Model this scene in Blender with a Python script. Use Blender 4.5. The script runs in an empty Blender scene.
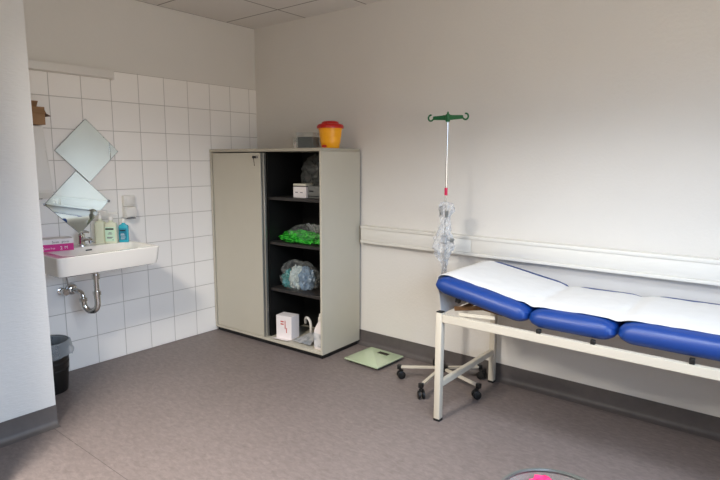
import bpy, bmesh, math, random
from mathutils import Vector, Matrix, noise
random.seed(4)
R = math.radians
PI = math.pi
scene = bpy.context.scene
C = scene.collection

# ------------------------------------------------------------------ camera
cam_data = bpy.data.cameras.new('camera')
cam = bpy.data.objects.new('camera', cam_data)
C.objects.link(cam)
cam_data.sensor_width = 36.0
cam_data.lens = 545.58 / 720 * 36.0
cam_data.clip_start = 0.05
rv = Vector((0.78159123, 0.62378405, 0.00293355))
uv = Vector((-0.09159191, 0.11010882, 0.98969034))
fv = Vector((-0.61703004, 0.77380198, -0.14319366))
mw = Matrix.Identity(4)
for i in range(3):
    mw[i][0], mw[i][1], mw[i][2] = rv[i], uv[i], -fv[i]
mw[0][3], mw[1][3], mw[2][3] = 3.7038, -3.2030, 1.4005
cam.matrix_world = mw
scene.camera = cam

# ------------------------------------------------------------------ world, light, exposure
CEIL = 2.5
WX = 4.58          # window wall
FY = -4.6          # wall behind the camera
WIN = (-3.75, -0.95, 0.92, 2.14)   # y0, y1, z0, z1
world = bpy.data.worlds.new('overcast_sky')
scene.world = world
world.use_nodes = True
wn = world.node_tree
wn.nodes.clear()
wo = wn.nodes.new('ShaderNodeOutputWorld')
bg = wn.nodes.new('ShaderNodeBackground')
tcw = wn.nodes.new('ShaderNodeTexCoord')
sxw = wn.nodes.new('ShaderNodeSeparateXYZ')
rmp = wn.nodes.new('ShaderNodeValToRGB')
wn.links.new(tcw.outputs['Generated'], sxw.inputs[0])
wn.links.new(sxw.outputs['Z'], rmp.inputs[0])
cr = rmp.color_ramp
cr.elements[0].position = 0.0
cr.elements[0].color = (0.60, 0.57, 0.53, 1)
cr.elements[1].position = 1.0
cr.elements[1].color = (0.98, 1.34, 1.86, 1)
e = cr.elements.new(0.03); e.color = (0.46, 0.58, 0.76, 1)
e = cr.elements.new(0.16); e.color = (0.76, 1.00, 1.36, 1)
e = cr.elements.new(0.5); e.color = (0.91, 1.24, 1.72, 1)
bg.inputs['Strength'].default_value = 2.7
wn.links.new(rmp.outputs[0], bg.inputs[0])
wn.links.new(bg.outputs[0], wo.inputs[0])
pl = bpy.data.lights.new('window_portal', 'AREA')
pl.shape = 'RECTANGLE'
pl.size = WIN[3] - WIN[2]
pl.size_y = WIN[1] - WIN[0]
pl.cycles.is_portal = True
po = bpy.data.objects.new('window_portal', pl)
C.objects.link(po)
po.location = (WX + 0.22, (WIN[0] + WIN[1]) / 2, (WIN[2] + WIN[3]) / 2)
po.rotation_euler = (0, R(90), 0)
# two louvred ceiling luminaires (outside the picture): x, y, energy, colour, spread
LAMPS = [(1.88, -3.30, 54, (1.0, 0.93, 0.84), 152), (3.15, -1.75, 11.0, (0.86, 0.93, 1.0), 132)]
for lx_, ly_, en_, co_, sp_ in LAMPS:
    ll = bpy.data.lights.new('ceiling_luminaire_light', 'AREA')
    ll.shape = 'RECTANGLE'
    ll.size = 0.45
    ll.size_y = 0.60
    ll.energy = en_
    ll.color = co_
    ll.spread = R(sp_)
    lo = bpy.data.objects.new('ceiling_luminaire_light', ll)
    C.objects.link(lo)
    lo.location = (lx_, ly_, CEIL - 0.035)
scene.view_settings.view_transform = 'Standard'
scene.view_settings.look = 'None'
scene.view_settings.exposure = 1.36
scene.view_settings.gamma = 1.0
scene.view_settings.use_curve_mapping = False
scene.cycles.max_bounces = 14
scene.cycles.diffuse_bounces = 8
scene.cycles.glossy_bounces = 4
scene.cycles.transparent_max_bounces = 16
scene.cycles.sample_clamp_indirect = 6.0
scene.cycles.caustics_reflective = False
scene.cycles.caustics_refractive = False


# ------------------------------------------------------------------ materials
def lin(c):
    return tuple(((v / 255) / 12.92 if v / 255 <= 0.04045 else ((v / 255 + 0.055) / 1.055) ** 2.4) for v in c) + (1,)


def mat(name, rgb, rough=0.5, metal=0.0, bump=0.0, bscale=40.0, vary=0.0, vscale=6.0, coat=0.0, spec=0.5, stretch=None):
    """Principled material; colour mottled by noise and bumped by noise."""
    m = bpy.data.materials.new(name)
    m.use_nodes = True
    nt = m.node_tree
    b = nt.nodes['Principled BSDF']
    col = lin(rgb)
    b.inputs['Base Color'].default_value = col
    b.inputs['Roughness'].default_value = rough
    b.inputs['Metallic'].default_value = metal
    b.inputs['Specular IOR Level'].default_value = spec
    b.inputs['Coat Weight'].default_value = coat
    if bump or vary:
        tc = nt.nodes.new('ShaderNodeTexCoord')
        mp = nt.nodes.new('ShaderNodeMapping')
        nt.links.new(tc.outputs['Object'], mp.inputs[0])
        if stretch:
            mp.inputs['Scale'].default_value = stretch
    if vary:
        n = nt.nodes.new('ShaderNodeTexNoise')
        n.inputs['Scale'].default_value = vscale
        n.inputs['Detail'].default_value = 5
        nt.links.new(mp.outputs[0], n.inputs['Vector'])
        mr = nt.nodes.new('ShaderNodeMapRange')
        mr.inputs['From Min'].default_value = 0.3
        mr.inputs['From Max'].default_value = 0.7
        mr.inputs['To Min'].default_value = 1 - vary
        mr.inputs['To Max'].default_value = 1 + vary
        nt.links.new(n.outputs['Fac'], mr.inputs['Value'])
        mx = nt.nodes.new('ShaderNodeMix')
        mx.data_type = 'RGBA'
        mx.blend_type = 'MULTIPLY'
        mx.inputs['Factor'].default_value = 1
        mx.inputs['A'].default_value = col
        cc = nt.nodes.new('ShaderNodeCombineColor')
        for k in range(3):
            nt.links.new(mr.outputs[0], cc.inputs[k])
        nt.links.new(cc.outputs[0], mx.inputs['B'])
        nt.links.new(mx.outputs['Result'], b.inputs['Base Color'])
    if bump:
        n2 = nt.nodes.new('ShaderNodeTexNoise')
        n2.inputs['Scale'].default_value = bscale
        n2.inputs['Detail'].default_value = 4
        nt.links.new(mp.outputs[0], n2.inputs['Vector'])
        bp = nt.nodes.new('ShaderNodeBump')
        bp.inputs['Strength'].default_value = bump
        bp.inputs['Distance'].default_value = 0.004
        nt.links.new(n2.outputs['Fac'], bp.inputs['Height'])
        nt.links.new(bp.outputs[0], b.inputs['Normal'])
    return m


def film(name, rgb, opacity=0.25, rough=0.15, edge=0.6):
    """thin clear plastic: mostly transparent with glossy glints"""
    m = bpy.data.materials.new(name)
    m.use_nodes = True
    nt = m.node_tree
    nt.nodes.clear()
    out = nt.nodes.new('ShaderNodeOutputMaterial')
    tr = nt.nodes.new('ShaderNodeBsdfTransparent')
    pr = nt.nodes.new('ShaderNodeBsdfPrincipled')
    pr.inputs['Base Color'].default_value = lin(rgb)
    pr.inputs['Roughness'].default_value = rough
    lw = nt.nodes.new('ShaderNodeLayerWeight')
    lw.inputs['Blend'].default_value = 0.45
    ma = nt.nodes.new('ShaderNodeMath')
    ma.operation = 'MULTIPLY_ADD'
    ma.inputs[1].default_value = edge
    ma.inputs[2].default_value = opacity
    ma.use_clamp = True
    mix = nt.nodes.new('ShaderNodeMixShader')
    nt.links.new(lw.outputs['Facing'], ma.inputs[0])
    nt.links.new(ma.outputs[0], mix.inputs[0])
    nt.links.new(tr.outputs[0], mix.inputs[1])
    nt.links.new(pr.outputs[0], mix.inputs[2])
    nt.links.new(mix.outputs[0], out.inputs[0])
    return m


def nmath(nt, op, a, b=None, c=None):
    n = nt.nodes.new('ShaderNodeMath')
    n.operation = op
    for i, v in enumerate((a, b, c)):
        if v is None:
            continue
        if isinstance(v, (int, float)):
            n.inputs[i].default_value = v
        else:
            nt.links.new(v, n.inputs[i])
    return n.outputs[0]


def grid_mat(name, face, joint, ax, off, pitch, width, rough, bump, jrough=0.8, fine=0.0, fine_scale=150, vary=0.03):
    """square grid of tiles or panels in object space: ax = two axis letters, off/pitch per axis"""
    m = bpy.data.materials.new(name)
    m.use_nodes = True
    nt = m.node_tree
    b = nt.nodes['Principled BSDF']
    tc = nt.nodes.new('ShaderNodeTexCoord')
    sx = nt.nodes.new('ShaderNodeSeparateXYZ')
    nt.links.new(tc.outputs['Object'], sx.inputs[0])
    masks, cells = [], []
    for k in range(2):
        v = nmath(nt, 'DIVIDE', nmath(nt, 'SUBTRACT', sx.outputs[ax[k]], off[k]), pitch[k])
        cells.append(nmath(nt, 'FLOOR', v))
        fr = nmath(nt, 'FRACT', v)
        d = nmath(nt, 'MULTIPLY', nmath(nt, 'MINIMUM', fr, nmath(nt, 'SUBTRACT', 1.0, fr)), pitch[k])
        masks.append(d)
    dmin = nmath(nt, 'MINIMUM', masks[0], masks[1])
    mr = nt.nodes.new('ShaderNodeMapRange')
    mr.inputs['From Min'].default_value = width * 0.35
    mr.inputs['From Max'].default_value = width * 0.65
    nt.links.new(dmin, mr.inputs['Value'])
    wn_ = nt.nodes.new('ShaderNodeTexWhiteNoise')
    cb = nt.nodes.new('ShaderNodeCombineXYZ')
    nt.links.new(cells[0], cb.inputs[0])
    nt.links.new(cells[1], cb.inputs[1])
    nt.links.new(cb.outputs[0], wn_.inputs['Vector'])
    val = nmath(nt, 'MULTIPLY_ADD', wn_.outputs['Value'], vary * 2, 1 - vary)
    mxv = nt.nodes.new('ShaderNodeMix')
    mxv.data_type = 'RGBA'
    mxv.blend_type = 'MULTIPLY'
    mxv.inputs['Factor'].default_value = 1
    mxv.inputs['A'].default_value = lin(face)
    cc = nt.nodes.new('ShaderNodeCombineColor')
    for k in range(3):
        nt.links.new(val, cc.inputs[k])
    nt.links.new(cc.outputs[0], mxv.inputs['B'])
    mx = nt.nodes.new('ShaderNodeMix')
    mx.data_type = 'RGBA'
    nt.links.new(mr.outputs[0], mx.inputs['Factor'])
    mx.inputs['A'].default_value = lin(joint)
    nt.links.new(mxv.outputs['Result'], mx.inputs['B'])
    nt.links.new(mx.outputs['Result'], b.inputs['Base Color'])
    nt.links.new(nmath(nt, 'MULTIPLY_ADD', mr.outputs[0], rough - jrough, jrough), b.inputs['Roughness'])
    mr2 = nt.nodes.new('ShaderNodeMapRange')
    mr2.inputs['From Min'].default_value = width * 0.3
    mr2.inputs['From Max'].default_value = width * 1.0
    nt.links.new(dmin, mr2.inputs['Value'])
    h = mr2.outputs[0]
    if fine:
        n = nt.nodes.new('ShaderNodeTexNoise')
        n.inputs['Scale'].default_value = fine_scale
        n.inputs['Detail'].default_value = 4
        nt.links.new(tc.outputs['Object'], n.inputs['Vector'])
        h = nmath(nt, 'MULTIPLY_ADD', n.outputs['Fac'], fine, h)
    bp = nt.nodes.new('ShaderNodeBump')
    bp.inputs['Strength'].default_value = bump
    bp.inputs['Distance'].default_value = 0.002
    nt.links.new(h, bp.inputs['Height'])
    nt.links.new(bp.outputs[0], b.inputs['Normal'])
    return m


def floor_mat():
    m = bpy.data.materials.new('marbled_linoleum')
    m.use_nodes = True
    nt = m.node_tree
    b = nt.nodes['Principled BSDF']
    tc = nt.nodes.new('ShaderNodeTexCoord')
    mp = nt.nodes.new('ShaderNodeMapping')
    mp.inputs['Scale'].default_value = (1.0, 2.0, 1.0)
    mp.inputs['Rotation'].default_value = (0, 0, R(20))
    nt.links.new(tc.outputs['Object'], mp.inputs[0])
    n = nt.nodes.new('ShaderNodeTexNoise')
    n.inputs['Scale'].default_value = 24
    n.inputs['Detail'].default_value = 8
    n.inputs['Roughness'].default_value = 0.7
    n.inputs['Distortion'].default_value = 0.6
    nt.links.new(mp.outputs[0], n.inputs['Vector'])
    r = nt.nodes.new('ShaderNodeValToRGB')
    nt.links.new(n.outputs['Fac'], r.inputs[0])
    e = r.color_ramp.elements
    e[0].position = 0.30; e[0].color = lin((101, 92, 89))
    e[1].position = 0.72; e[1].color = lin((128, 117, 114))
    x = e.new(0.5); x.color = lin((114, 104, 101))
    n2 = nt.nodes.new('ShaderNodeTexNoise')
    n2.inputs['Scale'].default_value = 1.6
    n2.inputs['Detail'].default_value = 3
    nt.links.new(tc.outputs['Object'], n2.inputs['Vector'])
    # welded seam of the sheet, running away from the corner of the partition
    sx = nt.nodes.new('ShaderNodeSeparateXYZ')
    nt.links.new(tc.outputs['Object'], sx.inputs[0])
    d = nmath(nt, 'ABSOLUTE', nmath(nt, 'SUBTRACT', sx.outputs['Y'], -2.093))
    seam = nmath(nt, 'LESS_THAN', d, 0.0018)
    seam = nmath(nt, 'MULTIPLY', seam, nmath(nt, 'GREATER_THAN', sx.outputs['X'], 0.72))
    v = nmath(nt, 'MULTIPLY_ADD', n2.outputs['Fac'], 0.22, 0.89)
    v = nmath(nt, 'MULTIPLY', v, nmath(nt, 'MULTIPLY_ADD', seam, -0.5, 1.0))
    cc = nt.nodes.new('ShaderNodeCombineColor')
    for k in range(3):
        nt.links.new(v, cc.inputs[k])
    mx = nt.nodes.new('ShaderNodeMix')
    mx.data_type = 'RGBA'
    mx.blend_type = 'MULTIPLY'
    mx.inputs['Factor'].default_value = 1
    nt.links.new(r.outputs[0], mx.inputs['A'])
    nt.links.new(cc.outputs[0], mx.inputs['B'])
    nt.links.new(mx.outputs['Result'], b.inputs['Base Color'])
    b.inputs['Roughness'].default_value = 0.48
    b.inputs['Specular IOR Level'].default_value = 0.35
    bp = nt.nodes.new('ShaderNodeBump')
    bp.inputs['Strength'].default_value = 0.12
    bp.inputs['Distance'].default_value = 0.002
    nt.links.new(n.outputs['Fac'], bp.inputs['Height'])
    nt.links.new(bp.outputs[0], b.inputs['Normal'])
    return m


def spot_mat(name, a, b_, scale, lo=0.48, hi=0.55, rough=0.4):
    """two colours in patches"""
    m = bpy.data.materials.new(name)
    m.use_nodes = True
    nt = m.node_tree
    b = nt.nodes['Principled BSDF']
    tc = nt.nodes.new('ShaderNodeTexCoord')
    n = nt.nodes.new('ShaderNodeTexNoise')
    n.inputs['Scale'].default_value = scale
    n.inputs['Detail'].default_value = 3
    nt.links.new(tc.outputs['Object'], n.inputs['Vector'])
    r = nt.nodes.new('ShaderNodeValToRGB')
    nt.links.new(n.outputs['Fac'], r.inputs[0])
    r.color_ramp.elements[0].position = lo
    r.color_ramp.elements[0].color = lin(a)
    r.color_ramp.elements[1].position = hi
    r.color_ramp.elements[1].color = lin(b_)
    nt.links.new(r.outputs[0], b.inputs['Base Color'])
    b.inputs['Roughness'].default_value = rough
    return m


M = dict(
    tealcloth=spot_mat('teal_cloth', (20, 120, 116), (92, 150, 156), 16, 0.5, 0.62),
    far_paint=mat('beige_grey_wall_paint', (150, 142, 130), 0.8, bump=0.2, bscale=55),
    plaster=mat('white_plaster', (222, 218, 211), 0.75, bump=0.35, bscale=55, vary=0.012, vscale=3),
    pier=mat('roller_painted_wall', (214, 213, 210), 0.7, bump=0.4, bscale=30, stretch=(1, 1, 4)),
    ceiling=grid_mat('mineral_ceiling_panels', (222, 218, 212), (120, 112, 104), 'XY', (0.0, -0.29), (0.6, 0.61), 0.010, 0.9, 0.5, fine=0.6, fine_scale=220, vary=0.02),
    tile=grid_mat('white_glazed_tiles', (247, 243, 237), (186, 180, 172), 'YZ', (-0.0817, -0.001), (0.2, 0.2), 0.0042, 0.16, 0.6, vary=0.012),
    floor=floor_mat(),
    skirting=mat('grey_linoleum_skirting', (88, 82, 80), 0.5, vary=0.08, vscale=25),
    weld=mat('skirting_edge_strip', (138, 130, 124), 0.5),
    duct=mat('painted_duct', (226, 223, 215), 0.4),
    cab=mat('taupe_laminate', (190, 184, 168), 0.42, vary=0.01, vscale=8),
    cab_top=mat('taupe_laminate_top', (172, 165, 148), 0.42),
    dark_lam=mat('black_laminate', (13, 13, 12), 0.5),
    shelf_lam=mat('anthracite_shelf', (44, 40, 38), 0.5),
    alu=mat('aluminium_strip', (165, 165, 160), 0.35, metal=0.8),
    black=mat('black_plastic', (17, 17, 17), 0.42),
    rubber=mat('black_rubber', (22, 20, 19), 0.6),
    chrome=mat('chrome', (215, 215, 213), 0.09, metal=1.0),
    steel=mat('brushed_steel', (150, 148, 145), 0.3, metal=1.0),
    cream=mat('cream_powder_coat', (200, 192, 176), 0.42, vary=0.012, vscale=8),
    blue=mat('blue_vinyl', (10, 54, 124), 0.42, bump=0.12, bscale=220),
    paper=mat('white_paper_roll', (216, 215, 213), 0.85, bump=0.4, bscale=18, spec=0.2),
    board=mat('pale_plywood_board', (206, 196, 176), 0.6, vary=0.05, vscale=12),
    blocker=mat('light_grey_blocker_paint', (176, 176, 172), 0.45),
    rust=mat('rusty_bracket', (120, 88, 58), 0.6, metal=0.3, vary=0.25, vscale=30),
    porcelain=mat('white_porcelain', (240, 235, 226), 0.1, coat=0.4),
    white=mat('white_plastic', (232, 228, 220), 0.35),
    mirror=mat('mirror_glass', (222, 232, 232), 0.012, metal=1.0),
    mirror_edge=mat('mirror_edge', (92, 104, 100), 0.3),
    green=mat('green_hook_plastic', (8, 98, 50), 0.38),
    red=mat('red_lid_plastic', (190, 22, 14), 0.3),
    yellow=mat('yellow_bin_plastic', (250, 172, 8), 0.35),
    pinkband=mat('pink_band', (205, 30, 80), 0.5),
    magenta=mat('magenta_carton', (206, 20, 128), 0.5),
    carton=mat('white_carton', (236, 228, 226), 0.55),
    kraft=mat('brown_cardboard', (158, 122, 86), 0.8, vary=0.06, vscale=20),
    kraft_dark=mat('cardboard_inside', (112, 82, 56), 0.85),
    soap=mat('pale_green_soap_bottle', (226, 228, 200), 0.25),
    label=mat('pale_green_label', (206, 234, 206), 0.5),
    teal=mat('turquoise_bottle', (58, 176, 196), 0.22),
    tealdark=mat('teal_label', (34, 132, 156), 0.4),
    ink=mat('black_print', (24, 24, 26), 0.5),
    grey_ink=mat('grey_print', (110, 108, 112), 0.5),
    white_ink=mat('white_print', (245, 235, 240), 0.5),
    red_ink=mat('red_print', (190, 70, 60), 0.5),
    scale_glass=mat('pale_green_glass_plate', (176, 190, 158), 0.12, coat=0.5),
    lcd=mat('dark_display', (38, 34, 26), 0.2),
    devgrey=mat('grey_device_plastic', (116, 118, 116), 0.45),
    devdark=mat('dark_grey_rim', (84, 88, 84), 0.3),
    boxgrey=mat('grey_paper_stack', (40, 44, 42), 0.6, vary=0.05),
    clear=film('clear_plastic', (190, 196, 192), 0.05, 0.12, 0.35),
    bagfilm=film('crumpled_clear_film', (226, 228, 230), 0.26, 0.18),
    thinfilm=film('thin_clear_film', (190, 194, 192), 0.03, 0.15, 0.22),
    liner=film('grey_bin_liner', (170, 176, 180), 0.38, 0.3),
    smoke=film('dark_plastic_film', (60, 62, 62), 0.5, 0.2),
    blackbag=mat('black_bag_film', (84, 86, 84), 0.22),
    greenstuff=spot_mat('green_contents', (14, 128, 26), (70, 196, 60), 38, 0.42, 0.62),
    tealstuff=spot_mat('blue_white_contents', (24, 112, 112), (168, 186, 196), 13, 0.44, 0.50),
    palecloth=mat('pale_folded_film', (176, 186, 182), 0.4, vary=0.12, vscale=20),
    paleblue=mat('pale_blue_film', (120, 140, 158), 0.35, vary=0.2, vscale=18),
    pink=mat('pink_cloth', (226, 28, 96), 0.7, vary=0.15, vscale=40),
    packet=spot_mat('printed_packet', (214, 214, 214), (168, 172, 176), 25, 0.45, 0.6, 0.5),
    cream_cloth=mat('cream_tissue', (238, 222, 178), 0.8),
    frame=mat('white_window_frame', (228, 228, 224), 0.4),
    glass=film('window_glass', (235, 240, 240), 0.0, 0.02),
    offwhite_lid=mat('pale_lid', (218, 214, 196), 0.4),
)
# window glass: thin, nearly clear
_nt = M['glass'].node_tree
for _n in _nt.nodes:
    if _n.type == 'MATH':
        _n.inputs[1].default_value = 0.08


# ------------------------------------------------------------------ mesh helpers
def box(bm, x0, x1, y0, y1, z0, z1, bev=0.0, seg=2, rot=None, about=None):
    vs = [bm.verts.new((x, y, z)) for x in (x0, x1) for y in (y0, y1) for z in (z0, z1)]
    idx = [(0, 1, 3, 2), (4, 6, 7, 5), (0, 4, 5, 1), (2, 3, 7, 6), (0, 2, 6, 4), (1, 5, 7, 3)]
    fs = [bm.faces.new([vs[i] for i in f]) for f in idx]
    if rot:
        bmesh.ops.rotate(bm, verts=vs, cent=about or ((x0 + x1) / 2, (y0 + y1) / 2, (z0 + z1) / 2), matrix=rot)
    if bev:
        es = list({e for f in fs for e in f.edges})
        bmesh.ops.bevel(bm, geom=es, offset=bev, segments=seg, profile=0.5, affect='EDGES')
    return bm


def prism(bm, pts, z0, z1, bev=0.0):
    """vertical extrusion of a plan polygon"""
    a = [bm.verts.new((x, y, z0)) for x, y in pts]
    b = [bm.verts.new((x, y, z1)) for x, y in pts]
    n = len(pts)
    fs = [bm.faces.new(list(reversed(a))), bm.faces.new(b)]
    for i in range(n):
        fs.append(bm.faces.new([a[i], a[(i + 1) % n], b[(i + 1) % n], b[i]]))
    if bev:
        bmesh.ops.bevel(bm, geom=list({e for f in fs for e in f.edges}), offset=bev, segments=2, affect='EDGES')
    return bm


def loft(bm, rings, cap0=True, cap1=True):
    vr = [[bm.verts.new(p) for p in ring] for ring in rings]
    n = len(vr[0])
    for a, b in zip(vr, vr[1:]):
        for i in range(n):
            bm.faces.new([a[i], a[(i + 1) % n], b[(i + 1) % n], b[i]])
    if cap0:
        bm.faces.new(list(reversed(vr[0])))
    if cap1:
        bm.faces.new(vr[-1])
    return bm


def circle(cx, cy, z, r, n=24, sx=1, sy=1):
    return [(cx + r * sx * math.cos(2 * PI * i / n), cy + r * sy * math.sin(2 * PI * i / n), z) for i in range(n)]


def lathe(bm, prof, cx=0, cy=0, n=28, sx=1, sy=1, cap0=True, cap1=True):
    return loft(bm, [circle(cx, cy, z, r, n, sx, sy) for r, z in prof], cap0, cap1)


def rrect(x0, x1, y0, y1, z, r, n=6):
    pts = []
    for cx, cy, a0 in ((x1 - r, y1 - r, 0), (x0 + r, y1 - r, 90), (x0 + r, y0 + r, 180), (x1 - r, y0 + r, 270)):
        for k in range(n + 1):
            a = R(a0 + 90 * k / n)
            pts.append((cx + r * math.cos(a), cy + r * math.sin(a), z))
    return pts


def smooth_path(pts, sub=6):
    P = [Vector(p) for p in pts]
    out = []
    for i in range(len(P) - 1):
        p0 = P[max(i - 1, 0)]; p1 = P[i]; p2 = P[i + 1]; p3 = P[min(i + 2, len(P) - 1)]
        for k in range(sub):
            t = k / sub
            out.append(0.5 * ((2 * p1) + (-p0 + p2) * t + (2 * p0 - 5 * p1 + 4 * p2 - p3) * t * t + (-p0 + 3 * p1 - 3 * p2 + p3) * t ** 3))
    out.append(P[-1])
    return out


def tube(bm, pts, r, seg=12, smooth=0):
    P = smooth_path(pts, smooth) if smooth else [Vector(p) for p in pts]
    rs = r if isinstance(r, (list, tuple)) else [r] * len(P)
    if len(rs) != len(P):
        rs = [rs[min(int(i * len(rs) / len(P)), len(rs) - 1)] for i in range(len(P))]
    t0 = (P[1] - P[0]).normalized()
    up = Vector((0, 0, 1)) if abs(t0.z) < 0.9 else Vector((1, 0, 0))
    nrm = t0.cross(up).normalized()
    rings = []
    for i, p in enumerate(P):
        if i == 0:
            t = t0
        elif i == len(P) - 1:
            t = (P[i] - P[i - 1]).normalized()
        else:
            t = ((P[i + 1] - p).normalized() + (p - P[i - 1]).normalized()).normalized()
        nrm = (nrm - t * nrm.dot(t)).normalized()
        bn = t.cross(nrm)
        rings.append([p + (nrm * math.cos(2 * PI * k / seg) + bn * math.sin(2 * PI * k / seg)) * rs[i] for k in range(seg)])
    return loft(bm, rings)


def bar(bm, a, b, w, h, bev=0.0):
    """rectangular tube from a to b, w across and h high"""
    a, b = Vector(a), Vector(b)
    d = (b - a)
    L = d.length
    d.normalize()
    up = Vector((0, 0, 1)) if abs(d.z) < 0.95 else Vector((1, 0, 0))
    s = d.cross(up).normalized()
    u = s.cross(d).normalized()
    vs = []
    for t in (a, b):
        for i, j in ((-1, -1), (1, -1), (1, 1), (-1, 1)):
            vs.append(bm.verts.new(t + s * i * w / 2 + u * j * h / 2))
    idx = [(3, 2, 1, 0), (4, 5, 6, 7), (0, 1, 5, 4), (1, 2, 6, 5), (2, 3, 7, 6), (3, 0, 4, 7)]
    fs = [bm.faces.new([vs[i] for i in f]) for f in idx]
    if bev:
        bmesh.ops.bevel(bm, geom=list({e for f in fs for e in f.edges}), offset=bev, segments=2, affect='EDGES')
    return bm


def blob(bm, cx, cy, cz, rx, ry, rz, amp=0.25, freq=2.5, sub=4, seed=0, flat=None, ridged=False):
    """crumpled bag-like lump; flat = z below which it is pressed flat"""
    r = bmesh.ops.create_icosphere(bm, subdivisions=sub, radius=1)
    off = Vector((seed * 7.3, seed * 3.1, seed * 1.7))
    for v in r['verts']:
        p = v.co.copy()
        k = noise.noise(p * freq + off) + 0.5 * noise.noise(p * freq * 2.3 + off)
        if ridged:
            k = 0.6 - 1.6 * abs(k) + 0.25 * noise.noise(p * freq * 4 + off)
        s = 1 + amp * k
        q = Vector((p.x * rx, p.y * ry, p.z * rz)) * s + Vector((cx, cy, cz))
        if flat is not None and q.z < flat:
            q.z = flat + 0.0005 * (q.z - flat)
        v.co = q
    return bm


def finish(bm, smooth):
    bmesh.ops.recalc_face_normals(bm, faces=bm.faces[:])
    if smooth:
        for f in bm.faces:
            f.smooth = True
        for e in bm.edges:
            if len(e.link_faces) == 2 and e.calc_face_angle(0) > R(38):
                e.smooth = False


def obj(name, bm, m, parent=None, smooth=True):
    finish(bm, smooth)
    me = bpy.data.meshes.new(name)
    bm.to_mesh(me)
    bm.free()
    for x in (m if isinstance(m, (list, tuple)) else [m]):
        me.materials.append(M[x])
    o = bpy.data.objects.new(name, me)
    C.objects.link(o)
    if parent:
        o.parent = parent
    return o


def tag(o, label, cat, group=None):
    o['label'] = label
    o['category'] = cat
    if group:
        o['group'] = group
    return o


def thing(name, label, cat, loc=(0, 0, 0), rotz=0, group=None):
    o = bpy.data.objects.new(name, None)
    C.objects.link(o)
    o.empty_display_size = 0.05
    o.location = loc
    o.rotation_euler = (0, 0, rotz)
    return tag(o, label, cat, group)


def struct(name, bm, m, parent=None, smooth=False):
    o = obj(name, bm, m, parent, smooth)
    if not parent:
        o['kind'] = 'structure'
    return o


def B():
    return bmesh.new()


def text(name, body, size, m, parent, loc, rot, depth=0.0004, align='LEFT', label=None):
    cu = bpy.data.curves.new(name, 'FONT')
    cu.body = body
    cu.size = size
    cu.extrude = depth
    cu.align_x = align
    cu.resolution_u = 3
    tmp = bpy.data.objects.new(name, cu)
    C.objects.link(tmp)
    dg = bpy.context.evaluated_depsgraph_get()
    me = bpy.data.meshes.new_from_object(tmp.evaluated_get(dg))
    bpy.data.objects.remove(tmp)
    bpy.data.curves.remove(cu)
    me.name = name
    me.materials.clear()
    me.materials.append(M[m])
    o = bpy.data.objects.new(name, me)
    C.objects.link(o)
    o.parent = parent
    o.location = loc
    o.rotation_euler = rot
    if label:
        o['label'] = label
    return o


# ------------------------------------------------------------------ the room
T = 0.2
struct('floor', box(B(), -T, WX + T, FY - T, T, -0.1, 0), 'floor')
struct('ceiling', box(B(), -T, WX + T, FY - T, T, CEIL, CEIL + 0.1), 'ceiling')
struct('wall_back', box(B(), -T, WX + T, 0, T, 0, CEIL), 'plaster')
struct('wall_left', box(B(), -T, 0, FY - T, 0, 0, CEIL), 'plaster')
struct('wall_front', box(B(), 0.72, WX + T, FY - T, FY, 0, CEIL), 'far_paint')
struct('wall_partition', box(B(), 0, 0.72, FY - T, -2.06, 0, CEIL), 'pier')
# window wall with its opening
y0, y1, z0, z1 = WIN
w = B()
box(w, WX, WX + T, FY, y0, 0, CEIL)
box(w, WX, WX + T, y1, 0, 0, CEIL)
box(w, WX, WX + T, y0, y1, 0, z0)
box(w, WX, WX + T, y0, y1, z1, CEIL)
struct('wall_right', w, 'far_paint')
wr = thing('window_1', 'wide white framed window in the right wall', 'window', (WX, (y0 + y1) / 2, z0))
del wr['label'], wr['category']
wr['kind'] = 'structure'
f = B()
hw = (y1 - y0) / 2
hh = z1 - z0
for a, b_ in ((-hw, -hw + 0.06), (-0.05, 0.05), (hw - 0.06, hw)):
    box(f, 0.05, 0.12, a, b_, 0, hh, 0.004)
for a, b_ in ((0, 0.06), (hh - 0.06, hh)):
    box(f, 0.052, 0.118, -hw + 0.06, -0.05, a, b_)
    box(f, 0.052, 0.118, 0.05, hw - 0.06, a, b_)
obj('window_frame', f, 'frame', wr)
for s in (-1, 1):
    g = B()
    yy = sorted((s * 0.05, s * (hw - 0.06)))
    box(g, 0.083, 0.087, yy[0], yy[1], 0.06, hh - 0.06)
    obj('window_pane', g, 'glass', wr, False)
obj('window_sill', box(B(), -0.12, 0.05, -hw - 0.03, hw + 0.03, -0.028, -0.001, 0.004), 'frame', wr)

# recessed luminaires in the ceiling
for k, (lx_, ly_) in enumerate([a[:2] for a in LAMPS]):
    t = thing('ceiling_light', ('rectangular luminaire in the panelled ceiling nearest the partition', 'rectangular luminaire in the panelled ceiling nearest the couch')[k], 'ceiling light', (lx_, ly_, CEIL - 0.03))
    f = B()
    box(f, -0.31, 0.31, -0.61, -0.59, 0, 0.029)
    box(f, -0.31, 0.31, 0.59, 0.61, 0, 0.029)
    box(f, -0.31, -0.29, -0.59, 0.59, 0, 0.029)
    box(f, 0.29, 0.31, -0.59, 0.59, 0, 0.029)
    obj('light_frame', f, 'frame', t)
    obj('diffuser', box(B(), -0.289, 0.289, -0.589, 0.589, 0.004, 0.010), 'frame', t)

# tiled cladding of the washing corner
struct('trim_1', box(B(), 0.0, 0.006, -2.059, -0.0005, 0.0, 2.003, 0.0015, 1), 'tile')
# narrow board above the tiles by the washbasin
f = B()
box(f, 0.006, 0.078, -2.059, -1.292, 1.941, 1.992, 0.003)
box(f, 0.006, 0.040, -1.290, -1.268, 1.937, 1.996, 0.004)
struct('trim_2', f, 'plaster')


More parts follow.
